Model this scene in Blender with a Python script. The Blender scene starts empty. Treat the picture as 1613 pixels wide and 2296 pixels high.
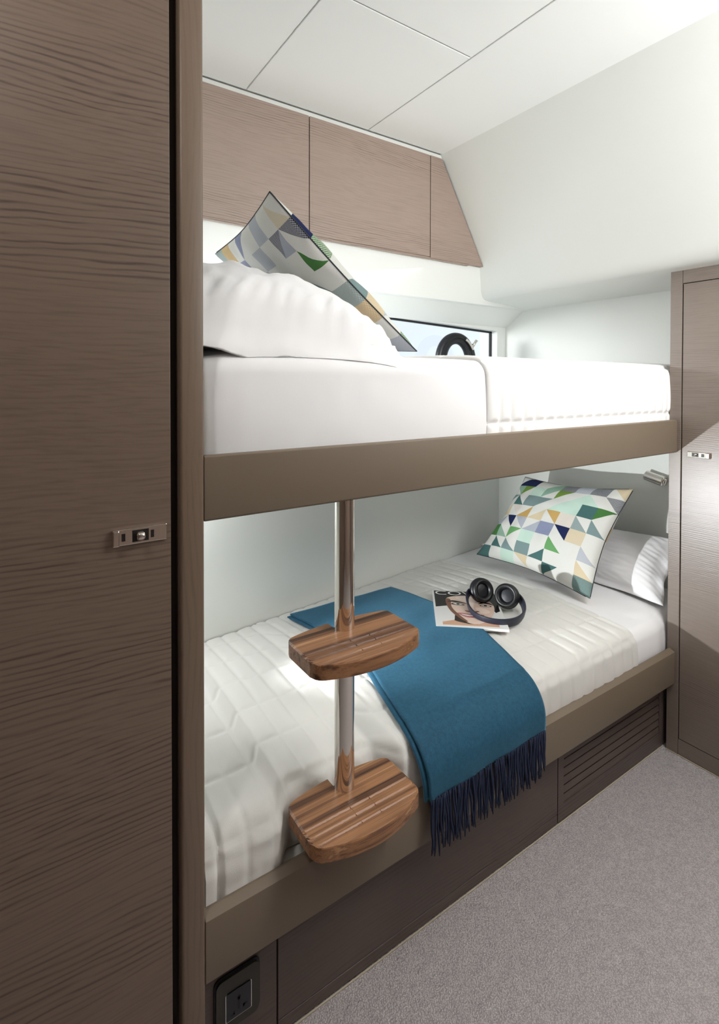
import bpy, bmesh, math, random
from mathutils import Vector, Matrix, noise
random.seed(7)
D = bpy.data
SC = bpy.context.scene
COL = SC.collection

# ------------------------------------------------------------------ camera
cam = D.cameras.new('camera')
cam.sensor_fit = 'HORIZONTAL'
cam.sensor_width = 36.0
cam.lens = 1177.454 / 1613.0 * 36.0
cam.shift_x = 0.0
cam.shift_y = -(1148.0 - 877.142) / 1613.0
cam.clip_start = 0.02
camo = D.objects.new('camera', cam)
COL.objects.link(camo)
_yaw, _pitch, _roll = math.radians(56.00307), math.radians(-0.85565), math.radians(0.09433)
_f = Vector((math.cos(_pitch)*math.cos(_yaw), math.cos(_pitch)*math.sin(_yaw), math.sin(_pitch)))
_r = Vector((math.sin(_yaw), -math.cos(_yaw), 0))
_u = _r.cross(_f)
_r2 = _r*math.cos(_roll) + _u*math.sin(_roll)
_u2 = -_r*math.sin(_roll) + _u*math.cos(_roll)
_m = Matrix((_r2, _u2, -_f)).transposed().to_4x4()
_m.translation = Vector((0, 0, 1.2))
camo.matrix_world = _m
SC.camera = camo

# ------------------------------------------------------------------ world, exposure
SC.view_settings.view_transform = 'Standard'
SC.view_settings.look = 'None'
SC.view_settings.gamma = 1.0
SC.view_settings.exposure = 0.0
SC.view_settings.use_curve_mapping = False
w = D.worlds.new('world')
SC.world = w
w.use_nodes = True
w.node_tree.nodes['Background'].inputs[0].default_value = (0.80, 0.90, 1.0, 1)
w.node_tree.nodes['Background'].inputs[1].default_value = 1.15

# ------------------------------------------------------------------ lights
def area(name, loc, target, sx, sy, power, col=(1, 1, 1), spread=180):
    l = D.lights.new(name, 'AREA')
    l.shape = 'RECTANGLE'
    l.size, l.size_y, l.energy, l.color = sx, sy, power, col
    l.spread = math.radians(spread)
    o = D.objects.new(name, l)
    COL.objects.link(o)
    o.location = loc
    o.rotation_euler = (Vector(target) - Vector(loc)).to_track_quat('-Z', 'Y').to_euler()
    return o
def spot(name, loc, target, power, ang, blend=0.4, rad=0.02, col=(1, 1, 1)):
    l = D.lights.new(name, 'SPOT')
    l.energy, l.spot_size, l.spot_blend, l.shadow_soft_size, l.color = power, math.radians(ang), blend, rad, col
    o = D.objects.new(name, l)
    COL.objects.link(o)
    o.location = loc
    o.rotation_euler = (Vector(target) - Vector(loc)).to_track_quat('-Z', 'Y').to_euler()
    return o
area('overhead_fill_light', (1.36, 0.05, 2.07), (1.28, 0.05, 0), 0.5, 0.5, 11, (1.0, 0.98, 0.97), 120)  # unseen main fill added overhead; no hatch is modelled
area('ceiling_fill_light', (1.30, -0.40, 1.60), (1.62, 0.1, 2.08), 0.7, 0.4, 25, (0.99, 1.0, 1.0))  # added upward fill behind the camera, brightens ceiling and sloped panel
area('door_fill_light', (-0.30, 0.30, 2.07), (-0.25, 0.7, 1.2), 0.12, 0.12, 4.0, (1.0, 0.96, 0.93))  # unseen fill added to brighten the top of the left door
area('window_daylight', (0.50, 2.00, 1.50), (1.85, 1.20, 1.36), 0.30, 0.14, 17, (0.96, 0.98, 1.0))
area('upper_berth_fill_light', (0.9, 1.50, 1.64), (0.95, 1.25, 1.2), 1.2, 0.05, 1.0, (0.97, 0.99, 1.0))  # added soft fill for the upper berth; no strip lamp is modelled
spot('lower_berth_spot_light', (0.275, 1.285, 0.575), (1.8, 1.00, 0.71), 64, 62, 0.95, 0.012, (0.95, 0.98, 1.0))  # unseen source placed to match the shadow edges; no reading lamp stands here
area('lower_berth_fill_light', (0.28, 1.40, 0.93), (0.62, 1.35, 0.45), 0.10, 0.25, 1.9, (0.95, 0.98, 1.0))  # added fill at the hidden left end, brightens back wall and quilt

# ------------------------------------------------------------------ materials
def S(r, g, b):
    def c(v):
        v /= 255.0
        return v/12.92 if v <= 0.04045 else ((v+0.055)/1.055)**2.4
    return (c(r), c(g), c(b), 1)
def newmat(name):
    m = D.materials.new(name); m.use_nodes = True
    nt = m.node_tree
    return m, nt, nt.nodes['Principled BSDF']
def N(nt, t, **kw):
    n = nt.nodes.new(t)
    for k, v in kw.items():
        if k in n.inputs: n.inputs[k].default_value = v
        else: setattr(n, k, v)
    return n
def flat(name, col, rough=0.6, metal=0.0, bump=0.0, bscale=200, spec=0.5, sheen=0.0, var=0.0):
    m, nt, b = newmat(name)
    b.inputs['Base Color'].default_value = col
    b.inputs['Roughness'].default_value = rough
    b.inputs['Metallic'].default_value = metal
    b.inputs['Specular IOR Level'].default_value = spec
    b.inputs['Sheen Weight'].default_value = sheen
    tc = N(nt, 'ShaderNodeTexCoord')
    nz = N(nt, 'ShaderNodeTexNoise', Scale=bscale, Detail=3.0)
    nt.links.new(tc.outputs['Object'], nz.inputs['Vector'])
    if bump:
        bp = N(nt, 'ShaderNodeBump', Strength=bump, Distance=0.002)
        nt.links.new(nz.outputs['Fac'], bp.inputs['Height'])
        nt.links.new(bp.outputs['Normal'], b.inputs['Normal'])
    if var:
        mx = N(nt, 'ShaderNodeMix', data_type='RGBA')
        mx.inputs[6].default_value = tuple(c*(1-var) for c in col[:3]) + (1,)
        mx.inputs[7].default_value = tuple(min(1, c*(1+var)) for c in col[:3]) + (1,)
        nt.links.new(nz.outputs['Fac'], mx.inputs[0])
        nt.links.new(mx.outputs[2], b.inputs['Base Color'])
    return m
def veneer(name, dark, light, axis, rough=0.45, contrast=1.0, along=0.7, across=75, spec=0.5, lps=100.0):
    """straight grained oak veneer: bands of coarse grain lines between calm bands"""
    m, nt, b = newmat(name)
    L = nt.links.new
    tc = N(nt, 'ShaderNodeTexCoord')
    def mapped(sa, sc):
        mp = N(nt, 'ShaderNodeMapping')
        mp.inputs['Scale'].default_value = (sa, sc, sc) if axis == 'X' else ((sc, sa, sc) if axis == 'Y' else (sc, sc, sa))
        return mp
    # slow warp of the grain direction
    wn = N(nt, 'ShaderNodeTexNoise', Scale=1.0, Detail=1.0)
    mw = mapped(1.6, 2.2); L(tc.outputs['Object'], mw.inputs[0]); L(mw.outputs[0], wn.inputs['Vector'])
    sub = N(nt, 'ShaderNodeMath', operation='SUBTRACT'); L(wn.outputs['Fac'], sub.inputs[0]); sub.inputs[1].default_value = 0.5
    mul = N(nt, 'ShaderNodeMath', operation='MULTIPLY'); L(sub.outputs[0], mul.inputs[0]); mul.inputs[1].default_value = 0.10
    cmb = N(nt, 'ShaderNodeCombineXYZ')
    for i in ({'X': (1, 2), 'Y': (0, 2), 'Z': (0, 1)}[axis]): L(mul.outputs[0], cmb.inputs[i])
    add = N(nt, 'ShaderNodeVectorMath', operation='ADD'); L(tc.outputs['Object'], add.inputs[0]); L(cmb.outputs[0], add.inputs[1])
    def nz(sa, sc, det, rg=0.6):
        mp = mapped(sa, sc); L(add.outputs[0], mp.inputs[0])
        n = N(nt, 'ShaderNodeTexNoise', Scale=1.0, Detail=det, Roughness=rg); L(mp.outputs[0], n.inputs['Vector'])
        return n
    mask = nz(0.25, 6.0, 0.0)
    fine = nz(9.0, 240.0, 3.0)
    brk = nz(5.0, 120.0, 1.0)
    sepx = N(nt, 'ShaderNodeSeparateXYZ'); L(tc.outputs['Object'], sepx.inputs[0])
    w1 = nz(0.9, 3.5, 2.0, 0.5); w2 = nz(6.0, 26.0, 2.0)
    def mad(a, m_, add_):
        n = N(nt, 'ShaderNodeMath', operation='MULTIPLY_ADD'); L(a, n.inputs[0]); n.inputs[1].default_value = m_
        if hasattr(add_, 'is_output'): L(add_, n.inputs[2])
        else: n.inputs[2].default_value = add_
        return n.outputs[0]
    ph = mad(sepx.outputs[0 if axis == 'Z' else 2], lps, mad(w1.outputs['Fac'], 14.0, mad(w2.outputs['Fac'], 1.6, 50.0)))
    fr = N(nt, 'ShaderNodeMath', operation='PINGPONG'); L(ph, fr.inputs[0]); fr.inputs[1].default_value = 0.5
    r1 = N(nt, 'ShaderNodeValToRGB'); L(fr.outputs[0], r1.inputs[0])
    r1.color_ramp.elements[0].position = 0.03; r1.color_ramp.elements[1].position = 0.26
    rm = N(nt, 'ShaderNodeValToRGB'); L(mask.outputs['Fac'], rm.inputs[0])
    rm.color_ramp.elements[0].position = 0.44; rm.color_ramp.elements[1].position = 0.56
    inv = N(nt, 'ShaderNodeMath', operation='SUBTRACT'); inv.inputs[0].default_value = 1.0; L(r1.outputs[0], inv.inputs[1])
    mk = N(nt, 'ShaderNodeMapRange'); L(rm.outputs[0], mk.inputs[0]); mk.inputs[3].default_value = 0.22; mk.inputs[4].default_value = 0.95
    lm = N(nt, 'ShaderNodeMath', operation='MULTIPLY'); L(inv.outputs[0], lm.inputs[0]); L(mk.outputs[0], lm.inputs[1])
    bk = N(nt, 'ShaderNodeMapRange'); L(brk.outputs['Fac'], bk.inputs[0]); bk.inputs[1].default_value = 0.35; bk.inputs[2].default_value = 0.6; bk.inputs[3].default_value = 0.35; bk.inputs[4].default_value = 1.0
    lm0 = N(nt, 'ShaderNodeMath', operation='MULTIPLY'); L(lm.outputs[0], lm0.inputs[0]); L(bk.outputs[0], lm0.inputs[1]); lm = lm0
    fm = N(nt, 'ShaderNodeMapRange'); L(fine.outputs['Fac'], fm.inputs[0]); fm.inputs[1].default_value = 0.35; fm.inputs[2].default_value = 0.65; fm.inputs[3].default_value = -0.14; fm.inputs[4].default_value = 0.22
    tot = N(nt, 'ShaderNodeMath', operation='ADD'); L(lm.outputs[0], tot.inputs[0]); L(fm.outputs[0], tot.inputs[1])
    sc_ = N(nt, 'ShaderNodeMath', operation='MULTIPLY'); L(tot.outputs[0], sc_.inputs[0]); sc_.inputs[1].default_value = contrast; sc_.use_clamp = True
    mx = N(nt, 'ShaderNodeMix', data_type='RGBA'); L(sc_.outputs[0], mx.inputs[0])
    mx.inputs[6].default_value = light; mx.inputs[7].default_value = dark
    L(mx.outputs[2], b.inputs['Base Color'])
    bp = N(nt, 'ShaderNodeBump', Strength=0.25, Distance=0.0006); bp.invert = True
    L(sc_.outputs[0], bp.inputs['Height']); L(bp.outputs['Normal'], b.inputs['Normal'])
    b.inputs['Roughness'].default_value = rough
    b.inputs['Specular IOR Level'].default_value = spec
    return m
def walnut(name):
    m, nt, b = newmat(name); L = nt.links.new
    tc = N(nt, 'ShaderNodeTexCoord')
    mp = N(nt, 'ShaderNodeMapping'); mp.inputs['Scale'].default_value = (0.9, 62, 62); L(tc.outputs['Object'], mp.inputs[0])
    a = N(nt, 'ShaderNodeTexNoise', Scale=1.0, Detail=2.5, Roughness=0.55, Distortion=0.15); L(mp.outputs[0], a.inputs['Vector'])
    mp2 = N(nt, 'ShaderNodeMapping'); mp2.inputs['Scale'].default_value = (9, 420, 420); L(tc.outputs['Object'], mp2.inputs[0])
    c = N(nt, 'ShaderNodeTexNoise', Scale=1.0, Detail=2.0); L(mp2.outputs[0], c.inputs['Vector'])
    mxf = N(nt, 'ShaderNodeMath', operation='MULTIPLY_ADD'); L(c.outputs['Fac'], mxf.inputs[0]); mxf.inputs[1].default_value = 0.22; L(a.outputs['Fac'], mxf.inputs[2])
    r = N(nt, 'ShaderNodeValToRGB'); L(mxf.outputs[0], r.inputs[0])
    e = r.color_ramp.elements
    e[0].position = 0.42; e[0].color = S(60, 38, 26)
    e[1].position = 0.82; e[1].color = S(188, 142, 100)
    for p_, c_ in ((0.52, S(108, 72, 48)), (0.60, S(142, 100, 68)), (0.67, S(160, 114, 78)), (0.73, S(132, 92, 64))):
        k = e.new(p_); k.color = c_
    L(r.outputs[0], b.inputs['Base Color'])
    b.inputs['Roughness'].default_value = 0.42
    bp = N(nt, 'ShaderNodeBump', Strength=0.15, Distance=0.0005); L(mxf.outputs[0], bp.inputs['Height']); L(bp.outputs['Normal'], b.inputs['Normal'])
    return m
def pattern_mat(name):
    m, nt, b = newmat(name); L = nt.links.new
    at = N(nt, 'ShaderNodeVertexColor', layer_name='Col')
    uv = N(nt, 'ShaderNodeUVMap', uv_map='UVMap')
    ck = N(nt, 'ShaderNodeTexChecker', Scale=190.0); L(uv.outputs[0], ck.inputs[0])
    ck.inputs[1].default_value = (1, 1, 1, 1); ck.inputs[2].default_value = (0, 0, 0, 1)
    nz = N(nt, 'ShaderNodeTexNoise', Scale=420.0, Detail=2.0); L(uv.outputs[0], nz.inputs['Vector'])
    inv = N(nt, 'ShaderNodeMath', operation='SUBTRACT'); inv.inputs[0].default_value = 1.0; L(at.outputs['Alpha'], inv.inputs[1])
    f = N(nt, 'ShaderNodeMath', operation='MULTIPLY'); L(inv.outputs[0], f.inputs[0]); L(ck.outputs['Fac'], f.inputs[1])
    mx = N(nt, 'ShaderNodeMix', data_type='RGBA'); L(f.outputs[0], mx.inputs[0]); L(at.outputs['Color'], mx.inputs[6]); mx.inputs[7].default_value = S(222, 222, 215)
    m2 = N(nt, 'ShaderNodeMix', data_type='RGBA', blend_type='MULTIPLY'); m2.inputs[0].default_value = 1.0
    mr = N(nt, 'ShaderNodeMapRange'); L(nz.outputs['Fac'], mr.inputs[0]); mr.inputs[1].default_value = 0.3; mr.inputs[2].default_value = 0.7; mr.inputs[3].default_value = 0.82; mr.inputs[4].default_value = 1.12
    L(mx.outputs[2], m2.inputs[6]); L(mr.outputs[0], m2.inputs[7]); L(m2.outputs[2], b.inputs['Base Color'])
    b.inputs['Roughness'].default_value = 0.9; b.inputs['Specular IOR Level'].default_value = 0.2
    bp = N(nt, 'ShaderNodeBump', Strength=0.2, Distance=0.001); L(nz.outputs['Fac'], bp.inputs['Height']); L(bp.outputs['Normal'], b.inputs['Normal'])
    return m
def carpet_mat():
    m, nt, b = newmat('carpet'); L = nt.links.new
    tc = N(nt, 'ShaderNodeTexCoord')
    a = N(nt, 'ShaderNodeTexVoronoi', Scale=330.0); L(tc.outputs['Object'], a.inputs['Vector'])
    n = N(nt, 'ShaderNodeTexNoise', Scale=45.0, Detail=6.0, Roughness=0.75); L(tc.outputs['Object'], n.inputs['Vector'])
    r = N(nt, 'ShaderNodeValToRGB'); L(n.outputs['Fac'], r.inputs[0])
    r.color_ramp.elements[0].position = 0.3; r.color_ramp.elements[0].color = S(182, 174, 175)
    r.color_ramp.elements[1].position = 0.7; r.color_ramp.elements[1].color = S(202, 195, 193)
    mr = N(nt, 'ShaderNodeMapRange'); L(a.outputs['Distance'], mr.inputs[0]); mr.inputs[2].default_value = 0.7; mr.inputs[3].default_value = 1.12; mr.inputs[4].default_value = 0.68
    mx = N(nt, 'ShaderNodeMix', data_type='RGBA', blend_type='MULTIPLY'); mx.inputs[0].default_value = 1.0
    L(r.outputs[0], mx.inputs[6]); L(mr.outputs[0], mx.inputs[7]); L(mx.outputs[2], b.inputs['Base Color'])
    b.inputs['Roughness'].default_value = 0.95; b.inputs['Specular IOR Level'].default_value = 0.1
    bp = N(nt, 'ShaderNodeBump', Strength=0.7, Distance=0.004); bp.invert = True
    L(a.outputs['Distance'], bp.inputs['Height']); L(bp.outputs['Normal'], b.inputs['Normal'])
    return m
def wool_mat():
    m, nt, b = newmat('blue_wool'); L = nt.links.new
    tc = N(nt, 'ShaderNodeTexCoord')
    n = N(nt, 'ShaderNodeTexNoise', Scale=110.0, Detail=8.0, Roughness=0.85); L(tc.outputs['Object'], n.inputs['Vector'])
    r = N(nt, 'ShaderNodeValToRGB'); L(n.outputs['Fac'], r.inputs[0])
    r.color_ramp.elements[0].position = 0.3; r.color_ramp.elements[0].color = S(12, 62, 84)
    r.color_ramp.elements[1].position = 0.72; r.color_ramp.elements[1].color = S(30, 92, 120)
    L(r.outputs[0], b.inputs['Base Color'])
    b.inputs['Roughness'].default_value = 0.8
    b.inputs['Sheen Weight'].default_value = 0.6; b.inputs['Sheen Tint'].default_value = S(120, 180, 215); b.inputs['Sheen Roughness'].default_value = 0.4
    bp = N(nt, 'ShaderNodeBump', Strength=0.35, Distance=0.001); L(n.outputs['Fac'], bp.inputs['Height']); L(bp.outputs['Normal'], b.inputs['Normal'])
    return m

M = {}
M['wall'] = flat('white_vinyl', S(232, 234, 229), 0.42, bump=0.06, bscale=900)
M['ceil'] = flat('ceiling_panel', S(238, 239, 236), 0.6, bump=0.05, bscale=700)
M['dark'] = flat('shadow_gap', S(40, 33, 28), 0.8)
M['carpet'] = carpet_mat()
M['binding'] = flat('carpet_binding', S(176, 165, 145), 0.9)
M['veneerX'] = veneer('oak_veneer_front', S(76, 61, 52), S(120, 102, 89), 'X', contrast=0.78, lps=112.0)
M['veneerXl'] = veneer('oak_veneer_locker', S(120, 102, 92), S(162, 143, 131), 'X', contrast=0.8, lps=150.0)
M['veneerXd'] = veneer('oak_veneer_base', S(62, 51, 47), S(92, 79, 73), 'X', contrast=0.7)
M['veneerY'] = veneer('oak_veneer_side', S(92, 80, 72), S(130, 117, 107), 'Y', rough=0.34, contrast=0.6, lps=170.0, spec=0.75)
M['veneerZ'] = veneer('oak_veneer_post', S(100, 84, 70), S(122, 104, 88), 'Z', contrast=0.5)
M['leather'] = flat('taupe_leather', S(122, 108, 92), 0.5, bump=0.12, bscale=1200)
M['walnut'] = walnut('walnut')
M['chrome'] = flat('chrome', (0.78, 0.74, 0.70, 1), 0.07, 1.0)
M['darkmetal'] = flat('dark_slot', S(28, 24, 22), 0.4)
M['linen'] = flat('white_linen', S(240, 239, 240), 0.85, spec=0.2)
_nt = M['linen'].node_tree; _b = _nt.nodes['Principled BSDF']
_tc = N(_nt, 'ShaderNodeTexCoord'); _n1 = N(_nt, 'ShaderNodeTexNoise', Scale=6.0, Detail=2.0, Roughness=0.4, Distortion=0.2); _n2 = N(_nt, 'ShaderNodeTexNoise', Scale=1400.0)
_nt.links.new(_tc.outputs['Object'], _n1.inputs['Vector']); _nt.links.new(_tc.outputs['Object'], _n2.inputs['Vector'])
_b1 = N(_nt, 'ShaderNodeBump', Strength=0.16, Distance=0.02); _b2 = N(_nt, 'ShaderNodeBump', Strength=0.1, Distance=0.001)
_nt.links.new(_n1.outputs['Fac'], _b1.inputs['Height']); _nt.links.new(_n2.outputs['Fac'], _b2.inputs['Height'])
_nt.links.new(_b1.outputs['Normal'], _b2.inputs['Normal']); _nt.links.new(_b2.outputs['Normal'], _b.inputs['Normal'])
M['quilt'] = flat('cream_quilt', S(224, 222, 217), 0.9, bump=0.25, bscale=1100, spec=0.15, sheen=0.1)
M['quiltw'] = flat('white_quilt', S(240, 239, 237), 0.9, bump=0.15, bscale=1100, spec=0.15)
M['wool'] = wool_mat()
M['fringe'] = flat('navy_fringe', S(28, 38, 64), 0.9, var=0.35, bscale=300)
M['cush'] = pattern_mat('geometric_weave')
M['piping'] = flat('dark_piping', S(48, 52, 56), 0.8)
M['black'] = flat('black_plastic', S(20, 21, 26), 0.35)
M['blacksoft'] = flat('black_leatherette', S(16, 16, 19), 0.42)
M['navyband'] = flat('matt_navy_band', S(34, 37, 52), 0.42)
M['paper'] = flat('paper_white', S(236, 235, 232), 0.4)
M['rubber'] = flat('black_gasket', S(22, 22, 26), 0.5)
M['plate'] = flat('socket_plate', S(50, 46, 38), 0.35)
M['insert'] = flat('socket_insert', S(34, 36, 42), 0.4)
M['silver'] = flat('silver_trim', (0.75, 0.75, 0.75, 1), 0.2, 1.0)
gm, gnt, gb = newmat('window_glass')
gtr = N(gnt, 'ShaderNodeBsdfTransparent'); ggl = N(gnt, 'ShaderNodeBsdfGlossy', Roughness=0.02)
gmx = N(gnt, 'ShaderNodeMixShader')
gmx.inputs[0].default_value = 0.06; gnt.links.new(gtr.outputs[0], gmx.inputs[1]); gnt.links.new(ggl.outputs[0], gmx.inputs[2])
gnt.links.new(gmx.outputs[0], gnt.nodes['Material Output'].inputs[0]); gnt.nodes.remove(gb)
M['glass'] = gm

# ------------------------------------------------------------------ helpers
def link_mesh(name, verts, faces, mat, parent=None, smooth=False, origin=None):
    me = D.meshes.new(name)
    if parent is not None:
        o0 = Vector(parent['_org'])
    else:
        xs = [v[0] for v in verts]; ys = [v[1] for v in verts]; zs = [v[2] for v in verts]
        o0 = Vector(((min(xs)+max(xs))/2, (min(ys)+max(ys))/2, min(zs)))
        if origin: o0 = Vector(origin)
    me.from_pydata([tuple(Vector(v)-o0) for v in verts], [], faces)
    for mm in (mat if isinstance(mat, (list, tuple)) else [mat]): me.materials.append(mm)
    me.validate(); me.update()
    bm = bmesh.new(); bm.from_mesh(me)
    bmesh.ops.recalc_face_normals(bm, faces=bm.faces)
    bm.to_mesh(me); bm.free()
    if smooth:
        for p in me.polygons: p.use_smooth = True
    o = D.objects.new(name, me); COL.objects.link(o)
    if parent is None:
        o.location = o0; o['_org'] = tuple(o0)
    else:
        o.parent = parent; o['_org'] = tuple(o0)
    return o
def thing(name, label, cat, loc, group=None):
    o = D.objects.new(name, None); COL.objects.link(o)
    o.location = loc; o['_org'] = tuple(loc); o['label'] = label; o['category'] = cat
    o.empty_display_size = 0.05
    if group: o['group'] = group
    return o
def tag(o, label, cat, group=None):
    o['label'] = label; o['category'] = cat
    if group: o['group'] = group
    return o
def struct(o, label=None, cat=None):
    o['kind'] = 'structure'
    if label: o['label'] = label; o['category'] = cat
    return o
class G:
    """collects shapes into one mesh"""
    def __init__(s): s.v = []; s.f = []
    def add(s, vs, fs):
        k = len(s.v); s.v += [tuple(v) for v in vs]; s.f += [tuple(i+k for i in f) for f in fs]; return s
    def box(s, x0, x1, y0, y1, z0, z1):
        return s.add([(x, y, z) for z in (z0, z1) for y in (y0, y1) for x in (x0, x1)],
                     [(0, 2, 3, 1), (4, 5, 7, 6), (0, 1, 5, 4), (2, 6, 7, 3), (0, 4, 6, 2), (1, 3, 7, 5)])
    def bbox(s, x0, x1, y0, y1, z0, z1, b=0.002, seg=2):
        bm = bmesh.new(); bmesh.ops.create_cube(bm, size=1)
        for v in bm.verts: v.co = Vector(((x0+x1)/2 + v.co.x*(x1-x0), (y0+y1)/2 + v.co.y*(y1-y0), (z0+z1)/2 + v.co.z*(z1-z0)))
        bmesh.ops.bevel(bm, geom=bm.edges[:], offset=b, segments=seg, affect='EDGES', profile=0.5)
        bm.verts.index_update()
        s.add([v.co[:] for v in bm.verts], [[v.index for v in f.verts] for f in bm.faces]); bm.free(); return s
    def prism(s, pts, axis, a, b):
        """polygon pts (2D) extruded along axis from a to b"""
        def mk(p, t):
            return {'X': (t, p[0], p[1]), 'Y': (p[0], t, p[1]), 'Z': (p[0], p[1], t)}[axis]
        n = len(pts)
        return s.add([mk(p, a) for p in pts] + [mk(p, b) for p in pts],
                     [tuple(range(n)), tuple(range(2*n-1, n-1, -1))] + [(i, (i+1) % n, n+(i+1) % n, n+i) for i in range(n)])
    def tube(s, pts, r, seg=16, cap=True, up=None):
        pts = [Vector(p) for p in pts]; rr = r if isinstance(r, (list, tuple)) else [r]*len(pts)
        rings = []; a = None
        for i, p in enumerate(pts):
            t = (pts[min(i+1, len(pts)-1)] - pts[max(i-1, 0)]).normalized()
            if a is None: a = t.orthogonal().normalized()
            a = (a - t*a.dot(t)).normalized()
            bb = t.cross(a)
            rings.append([p + (a*math.cos(2*math.pi*k/seg) + bb*math.sin(2*math.pi*k/seg))*rr[i] for k in range(seg)])
        vs = [v for rg in rings for v in rg]
        fs = [(i*seg+k, i*seg+(k+1) % seg, (i+1)*seg+(k+1) % seg, (i+1)*seg+k) for i in range(len(pts)-1) for k in range(seg)]
        if cap: fs += [tuple(range(seg)), tuple((len(pts)-1)*seg+k for k in reversed(range(seg)))]
        return s.add(vs, fs)
    def lathe(s, prof, origin, axis, seg=32):
        """prof: list of (radius, distance along axis)"""
        ax = Vector(axis).normalized(); a = ax.orthogonal().normalized(); b = ax.cross(a); o = Vector(origin)
        vs = [o + ax*d + (a*math.cos(2*math.pi*k/seg) + b*math.sin(2*math.pi*k/seg))*max(r, 1e-5) for r, d in prof for k in range(seg)]
        fs = [(i*seg+k, i*seg+(k+1) % seg, (i+1)*seg+(k+1) % seg, (i+1)*seg+k) for i in range(len(prof)-1) for k in range(seg)]
        return s.add(vs, fs)
    def out(s, name, mat, parent=None, smooth=False, origin=None):
        return link_mesh(name, s.v, s.f, mat, parent, smooth, origin)
def autosmooth(o, ang=35):
    me = o.data
    for p in me.polygons: p.use_smooth = True
    bm = bmesh.new(); bm.from_mesh(me)
    for e in bm.edges:
        if len(e.link_faces) == 2 and e.calc_face_angle(0) > math.radians(ang): e.smooth = False
    bm.to_mesh(me); bm.free()
    return o
def grid(fn, nu, nv, name, mat, parent=None, closed=False, smooth=True, thick=0.0):
    vs = [fn(i/nu, j/nv) for j in range(nv+1) for i in range(nu+1)]
    fs = [(j*(nu+1)+i, j*(nu+1)+i+1, (j+1)*(nu+1)+i+1, (j+1)*(nu+1)+i) for j in range(nv) for i in range(nu)]
    o = link_mesh(name, vs, fs, mat, parent, smooth)
    if thick:
        md = o.modifiers.new('solid', 'SOLIDIFY'); md.thickness = thick; md.offset = -1
    return o
def sm(t): t = max(0, min(1, t)); return t*t*(3-2*t)
def nz3(x, y, z): return noise.noise(Vector((x, y, z)))

# key planes (metres, camera above the origin)
YF = 0.8276      # face of rails, left door
XW = 1.796       # face of right wardrobe
XE = 2.05        # end wall of the berths
ZC = 2.095       # ceiling

# ================================================================== setting
struct(G().box(-0.8, 2.3, -1.3, 0.9, -0.03, 0).out('floor', M['carpet'], origin=(0, 0, 0)))
struct(G().bbox(0.25, 1.79, 0.8635, 0.8665, 0.0, 0.003, 0.001).out('trim_1', M['binding']))
struct(G().bbox(1.792, 1.795, -1.2, 0.853, 0.0, 0.003, 0.001).out('trim_2', M['binding']))
# ceiling of four panels with narrow joints below a dark backing
g = G(); e = 0.0018
for (x0, x1, y0, y1) in ((-0.8, 0.615, -1.3, 1.535), (0.615, 1.07, 1.038, 1.535), (0.615, 1.07, -1.3, 1.038), (1.07, 1.44, -1.3, 1.535)):
    g.bbox(x0+e, x1-e, y0+e, y1-e, ZC, ZC+0.004, 0.0012, 1)
ceil = struct(g.out('ceiling', M['ceil']))
struct(G().box(-0.8, 1.75, -1.3, 1.9, ZC+0.0042, ZC+0.05).out('ceiling_backing', M['ceil']))
struct(G().box(0.165, 1.43, 1.541, 1.552, 2.070, ZC-0.0005).out('trim_4', M['wall']))
# sloped panel over the end, with its soft lower edge and soffit
prof = [(1.418, ZC+0.006), (1.700, 1.6105)]
for k in range(1, 9):
    t = k/8.0
    prof.append(((1-t)**2*1.700 + 2*t*(1-t)*1.7245 + t*t*1.760, (1-t)**2*1.6105 + 2*t*(1-t)*1.5655 + t*t*1.5645))
prof += [(XE+0.02, 1.545), (XE+0.02, 1.60), (1.80, 1.62), (1.45, ZC+0.018)]
autosmooth(struct(G().prism(prof, 'Y', -1.3, 1.90).out('wall_slope', M['wall'])), 25)
struct(G().box(XE, XE+0.04, 0.85, 1.92, 0.28, 1.60).out('wall_end', M['wall']))
# back wall of the lower berth (runs slightly outward), wall of the upper berth, fascia below the lockers
def yb(x): return 1.506 + 0.1365*x
struct(G().prism([(0.16, yb(0.16)), (2.06, yb(2.06)), (2.06, yb(2.06)+0.03), (0.16, yb(0.16)+0.03)], 'Z', 0.28, 1.068).out('wall_back', M['wall']))
g = G()
yu0, yu1 = 1.75, 1.79
def hull(x0, x1, z0a, z0b, z1a, z1b):
    vs = [(x0, yu0, z0a), (x1, yu0, z0b), (x1, yu0, z1b), (x0, yu0, z1a), (x0, yu1, z0a), (x1, yu1, z0b), (x1, yu1, z1b), (x0, yu1, z1a)]
    g.add(vs, [(0, 1, 2, 3), (7, 6, 5, 4), (0, 4, 5, 1), (1, 5, 6, 2), (2, 6, 7, 3), (3, 7, 4, 0)])
wx0, wx1 = 0.40, 1.990
zt = lambda x: 1.521 - 0.0409*(x-0.4)          # sloping head of the window
hull(0.16, wx0, 1.068, 1.068, 1.56, 1.56)
hull(wx1, 2.06, 1.068, 1.068, 1.56, 1.56)
hull(wx0, wx1, zt(wx0), zt(wx1), 1.56, 1.56)
hull(wx0, wx1, 1.068, 1.068, 1.13, 1.13)
g.box(0.16, 2.09, 1.80, 1.82, 1.5, 2.12)
struct(g.out('wall_hull', M['wall']))
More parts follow.
